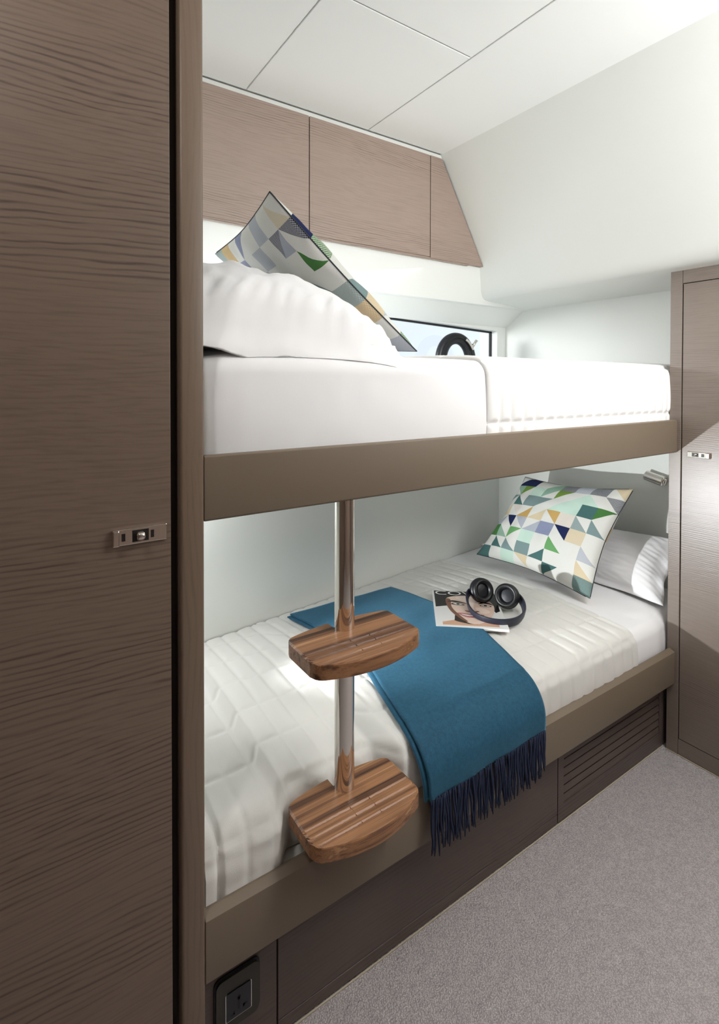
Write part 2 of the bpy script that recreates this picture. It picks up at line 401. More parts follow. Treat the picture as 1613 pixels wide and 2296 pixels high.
# fascia between lockers and window: leans out, lip, then header back to the window
fp = [(1.548, 1.70), (1.612, 1.556), (1.616, 1.547), (1.622, 1.5445), (1.640, 1.5445), (1.66, 1.535), (1.7495, 1.475), (1.7495, 1.70)]
autosmooth(struct(G().prism(fp, 'X', 0.16, XE).out('trim_3', M['wall'])), 25)
struct(G().box(0.13, 0.16, 0.87, 1.9, 0.0, 2.12).out('wall_left', M['wall']))
struct(G().box(-0.84, -0.8, -1.3, 0.9, 0, 2.12).out('wall_side', M['veneerX']))
struct(G().box(-0.8, 2.3, -1.34, -1.3, 0, 2.12).out('wall_rear', M['veneerXl']))

# window
win = thing('window_1', 'long hull window behind the upper berth', 'window', (1.4, 1.79, 1.13)); win['kind'] = 'structure'
g = G()
def quadbar(xa, za, xb, zb, xc, zc, xd, zd, y0, y1):
    g.add([(xa, y0, za), (xb, y0, zb), (xc, y0, zc), (xd, y0, zd), (xa, y1, za), (xb, y1, zb), (xc, y1, zc), (xd, y1, zd)],
          [(0, 1, 2, 3), (7, 6, 5, 4), (0, 4, 5, 1), (1, 5, 6, 2), (2, 6, 7, 3), (3, 7, 4, 0)])
t_ = 0.0085
quadbar(wx0, zt(wx0)-t_, wx1, zt(wx1)-t_, wx1, zt(wx1), wx0, zt(wx0), 1.785, 1.796)
quadbar(wx0, 1.13, wx1, 1.13, wx1, 1.13+t_, wx0, 1.13+t_, 1.785, 1.796)
quadbar(wx1-t_, 1.13, wx1, 1.13, wx1, zt(wx1), wx1-t_, zt(wx1), 1.785, 1.796)
quadbar(wx0, 1.13, wx0+t_, 1.13, wx0+t_, zt(wx0), wx0, zt(wx0), 1.785, 1.796)
g.out('window_gasket', M['rubber'], win)
g = G(); quadbar(wx0+t_, 1.13+t_, wx1-t_, 1.13+t_, wx1-t_, zt(wx1)-t_, wx0+t_, zt(wx0)-t_, 1.790, 1.793)
g.out('window_pane', M['glass'], win)

# black ring with chrome clasp in front of the pane
rg = thing('ring_handle', 'black ring-shaped grab handle with chrome clasp in front of the berth window', 'handle', (1.69, 1.72, 1.30))
cx, cz, cy = 1.686, 1.305, 1.722
vs = []; fs = []; n = 72
sect = [(-1, 0.0), (-0.85, -0.6), (-0.4, -1.0), (0.05, -0.75), (0.1, -0.9), (0.6, -1.0), (0.95, -0.5), (1, 0), (0.95, 0.5), (0.5, 1.0), (-0.5, 1.0), (-0.9, 0.5)]
for k in range(n):
    a = 2*math.pi*k/n
    for (sr, sy) in sect:
        rx = 0.090 + 0.030*sr; rz = 0.098 + 0.026*sr
        vs.append((cx + rx*math.cos(a), cy + 0.016*sy, cz + rz*math.sin(a)))
m_ = len(sect)
fs = [(k*m_+i, k*m_+(i+1) % m_, ((k+1) % n)*m_+(i+1) % m_, ((k+1) % n)*m_+i) for k in range(n) for i in range(m_)]
autosmooth(link_mesh('ring', vs, fs, M['black'], rg), 50)
pts = []
for k in range(9):
    a = math.radians(64 - k*4.5)
    pts.append((cx + 0.098*math.cos(a), cy-0.020, cz + 0.104*math.sin(a)))
G().tube(pts, 0.006, 10).tube([(cx+0.083, cy-0.02, cz+0.062), (cx+0.108, cy-0.022, cz+0.092)], 0.007, 10).out('clasp', M['chrome'], rg, True)
G().tube([(cx-0.099, cy-0.018, cz+0.012), (cx-0.058, cy-0.018, cz+0.012)], 0.008, 10).out('collar', M['chrome'], rg, True)
G().tube([(cx, cy+0.01, cz-0.105), (cx, 1.751, cz-0.15)], 0.012, 10).out('bracket', M['chrome'], rg, True)

# ================================================================== left wardrobe, post
wl = thing('wardrobe', 'tall brown oak wardrobe at the left with chrome push latch', 'wardrobe', (-0.2, 0.85, 0))
G().box(-0.78, 0.205, 0.856, 0.868, 0, 2.09).out('carcass', M['veneerX'], wl)
dl = G().bbox(-0.76, 0.2095, YF+0.0005, 0.853, 0.01, 2.085, 0.0012).out('door', M['veneerX'], wl)
lt = G().bbox(0.126, 0.2025, YF-0.0035, YF+0.001, 0.9625, 0.9865, 0.0012)
lt.bbox(0.126, 0.135, YF-0.009, YF-0.003, 0.9630, 0.9860, 0.0015)
lo = lt.out('latch', M['chrome'], dl); lo['label'] = 'chrome push latch on the left door'
g = G()
g.box(0.1385, 0.1435, YF-0.0042, YF-0.003, 0.9690, 0.9800)
g.box(0.1530, 0.1760, YF-0.0042, YF-0.003, 0.9660, 0.9830)
g.box(0.1790, 0.1835, YF-0.0042, YF-0.003, 0.9690, 0.9800)
g.out('latch_slots', M['darkmetal'], dl)
G().tube([(0.158+0.012*i/6, YF-0.0085, 0.9745) for i in range(7)], [0.004, 0.006, 0.0065, 0.0065, 0.0065, 0.006, 0.004], 14).out('latch_button', M['chrome'], dl, True)
G().box(0.2085, 0.2255, 0.850, 0.868, 0, 2.09).out('gap_filler', M['dark'], wl)
po = G().bbox(0.2235, 0.2607, YF-0.001, 0.868, 0.0, 2.092, 0.0045, 3).out('bunk_post', M['veneerZ'])
autosmooth(po); tag(po, 'narrow brown full-height post between wardrobe and bunks', 'post')

# ================================================================== right wardrobe
wr = thing('wardrobe', 'oak wardrobe at the right end with door and small chrome latch', 'wardrobe', (2.0, 0.3, 0))
yj = 0.8535; yd = 0.8165
G().bbox(XW, XE, yd+0.0012, yj, 0.0, 1.566, 0.001).out('jamb', M['veneerY'], wr)
G().bbox(XW, XW+0.02, -1.28, yd, 1.521, 1.566, 0.0008).out('top_rail', M['veneerY'], wr)
G().bbox(XW, XW+0.02, -1.28, yd, 0.0, 0.0525, 0.0008).out('plinth', M['veneerY'], wr)
G().box(XW+0.008, XW+0.026, -1.28, yd, 0.0, 1.565).out('carcass', M['dark'], wr)
dr = G().bbox(XW, XW+0.007, 0.10, yd-0.0022, 0.0550, 1.5185, 0.0008).out('door', M['veneerY'], wr)
G().bbox(XW, XW+0.007, -1.27, 0.097, 0.0550, 1.5185, 0.0008).out('door', M['veneerY'], wr)
G().bbox(XW-0.004, XW+0.001, 0.731, 0.797, 0.9685, 0.9860, 0.0012).bbox(XW-0.009, XW-0.003, 0.731, 0.744, 0.969, 0.9855, 0.0015).out('latch', M['chrome'], dr)
g = G(); g.box(XW-0.0046, XW-0.003, 0.748, 0.756, 0.9725, 0.9825); g.box(XW-0.0046, XW-0.003, 0.764, 0.783, 0.9715, 0.9835)
g.out('latch_slots', M['darkmetal'], dr)
G().tube([(XW-0.006, 0.768+0.010*i/4, 0.9775) for i in range(5)], [0.003, 0.0045, 0.0048, 0.0045, 0.003], 12).out('latch_button', M['chrome'], dr, True)

# ================================================================== overhead lockers
lk = thing('overhead_locker', 'brown oak overhead locker run under the ceiling', 'locker', (0.9, 1.6, 1.68))
yl = 1.533; zb_, zt_ = 1.690, 2.078
slx = lambda z: 1.4222 + (2.082-z)*0.5950
e = 0.0016
G().bbox(0.165, 0.834-e, yl, yl+0.018, zb_, zt_, 0.001).out('door', M['veneerXl'], lk)
G().bbox(0.834+e, 1.3625-e, yl, yl+0.018, zb_, zt_, 0.001).out('door', M['veneerXl'], lk)
G().prism([(1.3625+e, zb_-0.004), (slx(zb_-0.004)-0.004, zb_-0.004), (slx(zt_)-0.004, zt_), (1.3625+e, zt_)], 'Y', yl, yl+0.018).out('end_panel', M['veneerXl'], lk)
G().box(0.165, 1.60, yl+0.0185, yl+0.030, zb_-0.001, zt_-0.012).out('carcass', M['dark'], lk)
G().box(0.165, 1.575, yl+0.004, yl+0.016, zb_-0.008, zb_-0.0005).out('bottom_board', M['veneerXl'], lk)

# ================================================================== bunks
ub = thing('bunk_bed', 'upper bunk frame with padded taupe rail', 'bunk', (1.0, 1.2, 0.978))
def rail(x0, x1, z0, z1, y0, y1, parent, ch):
    pr = [(y0, z0+0.003), (y0+0.003, z0), (y1, z0), (y1, z1), (y0+ch[0], z1), (y0, z1-ch[1])]
    bm = bmesh.new()
    A = [bm.verts.new((x0, p[0], p[1])) for p in pr]; B = [bm.verts.new((x1, p[0], p[1])) for p in pr]
    n = len(pr)
    bm.faces.new(A); bm.faces.new(B[::-1])
    for i in range(n): bm.faces.new((A[i], A[(i+1) % n], B[(i+1) % n], B[i]))
    bmesh.ops.recalc_face_normals(bm, faces=bm.faces)
    bmesh.ops.bevel(bm, geom=bm.edges[:], offset=0.0018, segments=2, affect='EDGES', profile=0.5)
    bm.verts.index_update()
    o = link_mesh('side_rail', [v.co[:] for v in bm.verts], [[v.index for v in f.verts] for f in bm.faces], M['leather'], parent)
    bm.free(); return autosmooth(o, 30)
rail(0.2612, 1.7945, 0.9785, 1.0840, YF, 0.8440, ub, (0.004, 0.002))
G().box(0.165, XE-0.001, 0.856, yb(0.2)-0.002, 0.995, 1.068).out('base_board', M['wall'], ub)
lb = thing('bunk_bed', 'lower bunk frame with taupe rail over dark oak base', 'bunk', (1.0, 1.2, 0.0))
rail(0.2612, 1.7945, 0.2265, 0.3385, YF, 0.8450, lb, (0.0165, 0.0075))
yp = 0.867
G().box(0.165, XE-0.001, yp+0.020, yb(0.165)-0.002, 0.0, 0.298).out('platform', M['wall'], lb)
e = 0.0015
G().bbox(0.2617, 0.4055-e, yp, yp+0.018, 0.004, 0.2262, 0.0008).out('base_panel', M['veneerXd'], lb)
G().bbox(0.4055+e, 1.2370-e, yp, yp+0.018, 0.030, 0.2262, 0.0008).out('drawer_front', M['veneerXd'], lb)
G().bbox(0.4055+e, 1.2370-e, yp, yp+0.018, 0.004, 0.028, 0.0008).out('plinth', M['veneerXd'], lb)
vg = G()
vx0, vx1, vz0, vz1 = 1.263, 1.778, 0.048, 0.196
vg.box(1.2370+e, vx0, yp, yp+0.018, 0.004, 0.2262); vg.box(vx1, 2.04, yp, yp+0.018, 0.004, 0.2262)
vg.box(vx0, vx1, yp, yp+0.018, 0.004, vz0); vg.box(vx0, vx1, yp, yp+0.018, vz1, 0.2262)
vo = vg.out('vent_panel', M['veneerXd'], lb)
g = G()
for k in range(6):
    z = vz0 + 0.003 + k*0.0240
    P = [(yp+0.0010, z), (yp+0.0060, z), (yp+0.0085, z+0.0165), (yp+0.0035, z+0.0175)]
    g.add([(x, y, zz) for x in (vx0, vx1) for (y, zz) in P],
          [(0, 1, 2, 3), (7, 6, 5, 4), (0, 4, 5, 1), (1, 5, 6, 2), (2, 6, 7, 3), (3, 7, 4, 0)])
g.out('louvres', M['veneerXd'], vo)
G().box(vx0, vx1, yp+0.0120, yp+0.0175, vz0, vz1).out('vent_back', M['dark'], vo)

# socket
so = thing('power_socket', 'dark power socket with silver-edged insert on the bunk base', 'socket', (0.328, yp, 0.085))
def rrect(x0, x1, z0, z1, r, n=6):
    P = []
    for cx_, cz_, a0 in ((x1-r, z1-r, 0), (x0+r, z1-r, 90), (x0+r, z0+r, 180), (x1-r, z0+r, 270)):
        for k in range(n+1):
            a = math.radians(a0+90*k/n); P.append((cx_+r*math.cos(a), cz_+r*math.sin(a)))
    return P
autosmooth(G().prism(rrect(0.289, 0.367, 0.087, 0.177, 0.011), 'Y', yp-0.007, yp-0.0002).out('plate', M['plate'], so))
autosmooth(G().prism(rrect(0.2865, 0.3695, 0.0845, 0.1805, 0.012), 'Y', yp-0.0030, yp-0.0001).out('backing_plate', M['rubber'], so))
G().prism(rrect(0.3045, 0.3525, 0.1025, 0.1515, 0.002), 'Y', yp-0.0082, yp-0.0065).out('trim_ring', M['silver'], so)
ins = G().prism(rrect(0.3062, 0.3508, 0.1042, 0.1515, 0.0015), 'Y', yp-0.0090, yp-0.0070).out('insert', M['insert'], so)
g = G()
for (a, b_, c_, d_) in ((0.3268, 0.3302, 0.1300, 0.1400), (0.3255, 0.3315, 0.1325, 0.1370), (0.3270, 0.3300, 0.1150, 0.1275), (0.3130, 0.3210, 0.1110, 0.1145), (0.3180, 0.3210, 0.1110, 0.1170), (0.3360, 0.3440, 0.1150, 0.1185), (0.3360, 0.3390, 0.1130, 0.1185)):
    g.box(a, b_, yp-0.0094, yp-0.0088, c_, d_)
g.out('pin_holes', M['rubber'], ins)

# ================================================================== steps and pole
ld = thing('bunk_ladder', 'two walnut steps on a chrome pole up to the upper bunk', 'ladder', (0.543, 0.855, 0.334))
PX, PY = 0.543, 0.856
for z0, z1 in ((0.4145, 0.6995), (0.7255, 0.9945)):
    autosmooth(G().tube([(PX, PY, z0), (PX, PY, z1)], 0.0195, 40).out('pole', M['chrome'], ld))
def step(zt0):
    th = 0.0262
    xa, xb = 0.4255, 0.6615
    xs = sorted(set([xa + (xb-xa)*k/60 for k in range(61)] + [0.5235, 0.5245, 0.5665, 0.5675]))
    R = 0.016
    def yfr(x):
        s = (x-PX)/((xb-xa)/2); y = 0.736 + 0.029*s*s
        d = min(x-xa, xb-x)
        if d < R: y += R*(1-math.sqrt(max(0, 1-((R-d)/R)**2)))
        return y
    def ybk(x):
        s = (x-PX)/((xb-xa)/2); y = 0.890 - 0.016*s*s
        if 0.5240 < x < 0.5670: y = 0.868
        d = min(x-xa, xb-x)
        if d < R: y -= R*(1-math.sqrt(max(0, 1-((R-d)/R)**2)))
        return y
    nt_ = 130
    def gz(y):
        d = 0.0
        for yg in (0.7660, 0.7850, 0.8040):      # anti-slip grooves along the front half
            d = max(d, 0.0022*max(0.0, 1-abs(y-yg)/0.0028))
        return d
    rows = []; 
    for x in xs:
        a, b_ = yfr(x), ybk(x)
        col = []
        for j in range(nt_+1):
            y = a + (b_-a)*j/nt_
            edge = min(y-a, b_-y, x-xa, xb-x); ed = 0.0025
            dz = ed*(1-math.sqrt(max(0, 1-((ed-edge)/ed)**2))) if edge < ed else 0
            col.append((x, y, zt0 - gz(y) - dz))
        rows.append(col)
    vs = []; nb = nt_+1
    for c in rows: vs += c
    o1 = len(vs)
    for c in rows: vs += [(p[0], p[1], zt0-th) for p in c]
    fs = []
    nx = len(xs)
    for i in range(nx-1):
        for j in range(nt_):
            fs.append((i*nb+j, i*nb+j+1, (i+1)*nb+j+1, (i+1)*nb+j))
            fs.append((o1+i*nb+j, o1+(i+1)*nb+j, o1+(i+1)*nb+j+1, o1+i*nb+j+1))
        for j in (0, nt_):
            fs.append((i*nb+j, (i+1)*nb+j, o1+(i+1)*nb+j, o1+i*nb+j))
    for i in (0, nx-1):
        for j in range(nt_): fs.append((i*nb+j, i*nb+j+1, o1+i*nb+j+1, o1+i*nb+j))
    o = link_mesh('step', vs, fs, M['walnut'], ld)
    return autosmooth(o, 20)
step(0.7265); step(0.4155)
G().bbox(0.520, 0.566, 0.829, 0.846, 0.3390, 0.3893, 0.002).out('bracket', M['chrome'], ld)

# ================================================================== mattresses and quilts
def prof_pts(yf, yback, z0, zs, r, crown, zback, n_top=130):
    """arc-length profile from front bottom over the shoulder to the back; returns [(y,z,ny,nz,s)]"""
    P = []
    nf = 34
    for k in range(nf):
        t = k/nf; P.append((yf - 0.003*math.sin(math.pi*t), z0 + (zs-r-z0)*t))
    for k in range(12):
        a = math.radians(90*k/12); P.append((yf + r - r*math.cos(a), zs - r + r*math.sin(a)))
    for k in range(n_top+1):
        t = k/n_top; y = yf+r + (yback-yf-r)*t
        z = zs + crown*math.sin(math.pi*min(1, t*1.15))**0.8 if t*1.15 < 1 else zs
        z = zs + crown*math.sin(math.pi*t)**0.9*1.0 + (zback-zs)*t*t
        P.append((y, z))
    out = []; s = 0
    for i, p in enumerate(P):
        a = P[max(0, i-1)]; b = P[min(len(P)-1, i+1)]
        ty, tz = b[0]-a[0], b[1]-a[1]; l = math.hypot(ty, tz) or 1
        if i: s += math.hypot(p[0]-P[i-1][0], p[1]-P[i-1][1])
        out.append((p[0], p[1], -tz/l, ty/l, s))
    return out
def puff(a, c, w=0.0062):
    d = abs((a/c) - round(a/c))*c
    return 1 - math.exp(-(d/w)**1.4)
def cover(name, x0, x1, dx, prof_fn, disp, mat, endr=0.02, close=True, shell=0.0):
    nx = max(2, int((x1-x0)/dx)); xs = [x0 + (x1-x0)*i/nx for i in range(nx+1)]
    vs = []; m_ = None
    for x in xs:
        pr = prof_fn(x); m_ = len(pr)
        d = min(x-x0, x1-x); drop = 0.0 if shell else endr*(1-math.sqrt(max(0, 1-((endr-d)/endr)**2))) if d < endr else 0
        for (y, z, ny, nz_, s) in pr:
            q = disp(x, s, y, z) - drop
            vs.append((x, y + ny*q, z + nz_*q))
    fs = [(i*m_+j, i*m_+j+1, (i+1)*m_+j+1, (i+1)*m_+j) for i in range(nx) for j in range(m_-1)]
    if shell:
        k = len(vs)
        for x in xs:
            for (y, z, ny, nz_, s) in prof_fn(x):
                q = disp(x, s, y, z)*0.0 - shell + 0.002
                vs.append((x, y + ny*q, z + nz_*q))
        fs += [(k+(i+1)*m_+j, k+(i+1)*m_+j+1, k+i*m_+j+1, k+i*m_+j) for i in range(nx) for j in range(m_-1)]
        for i in (0, nx):
            for j in range(m_-1): fs.append((i*m_+j, i*m_+j+1, k+i*m_+j+1, k+i*m_+j))
        for i in range(nx):
            for j in (0, m_-1): fs.append((i*m_+j, (i+1)*m_+j, k+(i+1)*m_+j, k+i*m_+j))
    elif close:
        # closed underside so the thing has its real thickness
        k = len(vs)
        for i, x in enumerate(xs):
            a = vs[i*m_]; b = vs[i*m_+m_-1]
            vs.append((x, b[1], a[2]))
        for i in range(nx):
            fs.append((i*m_+m_-1, k+i, k+i+1, (i+1)*m_+m_-1))
            fs.append((k+i, i*m_, (i+1)*m_, k+i+1))
        fs.append(tuple([j for j in range(m_)] + [k]))
        fs.append(tuple([nx*m_+j for j in range(m_)][::-1] + [k+nx]))
    o = link_mesh(name, vs, fs, mat, None, False)
    return autosmooth(o, 60)
def dent(x):            # lower mattress gives way behind the bottom step
    return 0.056*(1-sm((abs(x-PX)-0.095)/0.055))
def lowprof(x, off=0.0):
    return prof_pts(0.8570 + 0.010*sm((x-1.74)/0.05) + dent(x) - off, yb(x)-0.004-off*0.2, 0.300, 0.432 + off - dent(x)*0.35, 0.042, 0.018, 0.408+off)
def wr_(x, s, f, a): return a*nz3(x*f, s*f, 3.1)
lm_ = cover('mattress', 0.2665, XE-0.006, 0.012, lambda x: lowprof(x, 0.0), lambda x, s, y, z: (0.002 + wr_(x, s, 9, 0.003)) if x > 1.59 else -0.007, M['linen'], 0.012)
tag(lm_, 'lower bunk mattress in a white sheet, bare at its right end', 'mattress')
def qd_low(x, s, y, z):
    a = puff(x-0.2905, 0.0515); b = puff(s-0.118, 0.118)
    soft = 0.0042 if x < 0.72 else 0.0036
    q = 0.002 + soft*min(a, b) + wr_(x, s, 4, 0.0035) + wr_(x, s, 14, 0.0018)
    if z < 0.40 and s < 0.13 and x < 0.62: q += 0.004*nz3(x*8, z*40, 0.5)
    if abs(x-0.2905) < 0.004: q -= 0.006
    return q
ql = cover('quilt', 0.2672, 1.600, 0.0045, lambda x: lowprof(x, 0.004), qd_low, M['quilt'], 0.010, shell=0.006)
tag(ql, 'cream grid-quilted bedspread on the lower bunk', 'bedspread')

def upprof(x, off=0.0):
    return prof_pts(0.857 + 0.010*sm((x-1.74)/0.05) - off, 1.698, 1.0695, 1.2520+off, 0.038, 0.020, 1.235+off)
def ud(x, s, y, z):
    k = 0.010*math.exp(-((x-0.27)/0.03)**2)
    return 0.003 + wr_(x, s, 6, 0.004) + wr_(x, s*0.5, 22, 0.0012) - k + 0.004*nz3(x*30, s*6, 1)*math.exp(-((x-0.28)/0.05)**2)
um = cover('mattress', 0.2625, XE-0.006, 0.008, lambda x: upprof(x, 0.0), lambda x, s, y, z: ud(x, s, y, z) if x < 0.938 else -0.007, M['linen'], 0.012)
tag(um, 'upper bunk mattress in a smooth white sheet', 'mattress')
def qd_up(x, s, y, z):
    a = puff(x-0.93, 0.0425); b = puff(s-0.037, 0.145)
    edge = 1 - sm((s-0.30)/0.3)*0.4
    return 0.002 + 0.0068*edge*min(a, b) + wr_(x, s, 5, 0.004)
uq = cover('quilt', 0.930, XE-0.008, 0.0045, lambda x: upprof(x, 0.004), qd_up, M['quiltw'], 0.006, shell=0.006)
tag(uq, 'white channel-quilted bedspread on the right half of the upper bunk', 'bedspread')

# ================================================================== pillows
def pillow(name, corners, T, flange, mat, zmin=None, seed=0.0, droop=0.03, nu=70, label='', up=None, wr=0.006, flat=0.35, ex=0.55, gather=0.003):
    """corners: near-left, near-right, far-right, far-left"""
    A, B, C_, D_ = [Vector(c) for c in corners]
    nrm = (B-A).cross(D_-A).normalized()
    def base(u, v):
        s, t = (u+1)/2, (v+1)/2
        return A*(1-s)*(1-t) + B*s*(1-t) + C_*s*t + D_*(1-s)*t
    F = 1 + flange
    def pt(a, b, side):
        u, v = a*F, b*F
        uu, vv = max(-1, min(1, u)), max(-1, min(1, v))
        h = (max(0, 1-abs(uu)**2.4)*max(0, 1-abs(vv)**2.4))**ex
        pinch = 0.06
        pu = u*(1-pinch*(1-abs(v)**2)*0.6*abs(u)**3) if True else u
        pv = v*(1-pinch*(1-abs(u)**2)*0.6*abs(v)**3)
        p = base(pu, pv)
        over = max(abs(u), abs(v)) - 1
        w_ = wr*(nz3(u*4+seed, v*4, side*3) + 0.5*nz3(u*9+seed, v*9, side*5))
        # radial gathers near the seam
        rim = max(abs(uu), abs(vv)); gth = gather*math.exp(-((rim-0.93)/0.09)**2)*math.sin((u-v)*38 + 4*nz3(u*3, v*3, seed))
        if side > 0: p = p + nrm*(T*h + (w_+gth)*(0.3+h))
        else: p = p - nrm*(T*flat*h + w_*0.3*h)
        if over > 0:
            rip = 0.006*math.sin((u*9 if abs(v) > abs(u) else v*9) + seed)
            p = p + nrm*(rip*over/flange) + Vector((0, 0, -droop*over/flange)) + nrm*(0.0012*side)
        zm = zmin(p.y) if callable(zmin) else zmin
        if zm is not None and p.z < zm: p.z = zm + 0.0005*side
        return p
    vs = []; n = nu+1
    for side in (1, -1):
        for j in range(n):
            for i in range(n): vs.append(pt(-1+2*i/nu, -1+2*j/nu, side))
    fs = []; N_ = n*n
    for j in range(nu):
        for i in range(nu):
            q = (j*n+i, j*n+i+1, (j+1)*n+i+1, (j+1)*n+i)
            fs.append(q); fs.append(tuple(N_+k for k in q[::-1]))
    for k in range(nu):
        for (a, b) in ((k, k+1), (nu*n+k+1, nu*n+k), ((k+1)*n, k*n), (k*n+nu, (k+1)*n+nu)):
            fs.append((b, a, N_+a, N_+b))
    o = link_mesh(name, vs, fs, mat, None, True)
    return o
def sheet_top(y):
    if y < 0.857: return 1.205
    if y < 0.895: return 1.214 + 0.038*math.sqrt(max(0, 1-((0.895-y)/0.038)**2)) + 0.006
    return 1.2520 + 0.02*math.sin(math.pi*min(1, (y-0.895)/0.8))**0.9 + 0.008
p1 = pillow('pillow', [(0.19, 0.880, 1.318), (0.685, 0.885, 1.282), (0.66, 1.43, 1.290), (0.19, 1.45, 1.335)], 0.142, 0.10, M['linen'], zmin=sheet_top, seed=1.3, droop=0.056, wr=0.010, flat=0.35, ex=0.42, gather=0.007)
tag(p1, 'plump white pillow lying at the left end of the upper bunk', 'pillow')
p2 = pillow('pillow', [(1.845, 0.925, 0.475), (1.995, 0.935, 0.640), (1.995, 1.60, 0.590), (1.845, 1.66, 0.470)], 0.055, 0.10, M['linen'], zmin=0.452, seed=5.1, droop=0.02, wr=0.006, flat=0.6)
tag(p2, 'white pillow leaning on the end wall behind the lower cushion', 'pillow')

# ================================================================== cushions
CR = S(214, 214, 208); PK = S(214, 206, 196); NV = S(28, 38, 78); SL = S(112, 122, 158); GB = S(158, 164, 178); GN = S(70, 118, 62)
OG = S(110, 140, 62); SG = S(138, 170, 150); MT = S(190, 214, 200); TL = S(70, 106, 104); TG = S(120, 142, 142); GO = S(192, 158, 96); TN = S(206, 190, 160); DK = S(54, 62, 84)
GR2 = S(104, 158, 100)
def cell(k, a, b=None, wa=0, wb=0): return (k, a, b if b is not None else CR, wa, wb)
#  kind: F full, A: '\' diagonal (first colour lower-left, second upper-right), B: '/' diagonal (first upper-left, second lower-right)
def F(a, w=0): return cell('F', a, a, w, w)
def A_(ll, ur, wl_=0, wu=0): return ('A', ll, ur, wl_, wu)
def B_(ul, lr, wu=0, wl_=0): return ('B', ul, lr, wu, wl_)
LOW = [
 [B_(CR, NV), F(NV), F(CR), B_(CR, SG), F(DK, .5), F(GB, .4), F(DK, .5), A_(CR, TN)],
 [A_(CR, SG), B_(OG, CR), F(MT), B_(SG, CR), B_(OG, CR), B_(CR, MT), A_(MT, CR), A_(CR, DK, 0, .6)],
 [B_(TG, CR), A_(TL, CR), F(TG), B_(TG, CR), B_(CR, MT), F(MT), F(TL), B_(GN, CR)],
 [B_(CR, TN), A_(CR, PK), B_(CR, GO), B_(CR, TN), A_(CR, GO), F(PK), A_(TG, CR, .3), A_(TG, CR)],
 [B_(CR, GB, 0, .3), A_(CR, NV), A_(CR, GB, 0, .3), B_(CR, GB, 0, .3), F(SL, .25), A_(CR, NV), F(TN, .2), F(CR)],
 [F(GN), A_(SG, CR), B_(GR2, CR), F(MT), F(CR), A_(GR2, CR), A_(CR, CR), A_(GB, CR, .5)],
 [F(CR), A_(TL, CR), A_(TG, CR), F(TG), B_(CR, TL), F(CR), F(CR), A_(TN, CR)],
 [F(TL), F(CR), F(MT), A_(CR, TN), F(CR), B_(TL, CR), F(CR), F(TL, .3)],
]
UPN = [   # face towards the left, near edge in the last column
 [F(TG, .5), F(GO, .4), F(CR), A_(CR, SL, 0, .3), F(CR), F(GB, .5), F(CR), B_(CR, TN, 0, .6)],
 [F(GB, .5), F(CR), F(SL, .4), F(CR), F(GB, .6), F(CR), A_(GB, NV, .2, .65), B_(NV, CR, .65, 0)],
 [F(CR), F(SL, .2), F(NV, .5), F(GB, .7), F(CR), F(CR), F(CR), B_(CR, GN)],
 [F(GO, .3), F(CR), F(GB, .5), F(CR), F(CR), F(CR), B_(CR, TG), F(CR)],
 [F(CR), F(SL, .5), F(CR), F(CR), F(TG, .4), F(CR), F(TL, .6), F(TG, .6)],
 [F(CR), F(CR), F(GB, .5), F(TG, .5), F(CR), F(CR), F(CR), F(GO, .65)],
 [F(SL, .3), A_(CR, GN), F(CR), B_(CR, NV), F(CR), A_(GO, CR, .4), F(CR), F(CR)],
 [F(GO, .4), F(CR), B_(SL, CR, .3), F(CR), A_(CR, TG), F(CR), B_(GN, CR), F(GB, .5)],
]
UPF = [   # face towards the right, near edge in the first column
 [F(CR), F(CR)] + [F(NV), F(CR), F(GN), F(CR), F(SL, .3), F(CR)],
 [F(NV), B_(NV, CR)] + [F(CR), F(TN), F(CR), A_(GN, CR), F(CR), F(TG)],
 [F(GN, .65), F(GN, .65)] + [F(CR), F(NV), F(CR), F(GO), F(CR), F(CR)],
 [F(CR), F(CR)] + [F(MT), F(CR), F(GB), F(CR), F(GN), F(CR)],
 [A_(TG, CR), F(CR)] + [F(CR), A_(GO, CR), F(CR), F(SL), F(CR), F(TN)],
 [F(TN), F(CR)] + [F(NV), F(CR), F(MT), F(CR), F(TG), F(CR)],
 [A_(CR, GB, 0, .6), F(CR)] + [F(CR), F(GN), F(CR), F(GB), F(CR), F(SL)],
 [F(GN, .5), F(TG, .6)] + [F(CR), F(CR), F(TL), F(CR), F(GO), F(CR)],
]
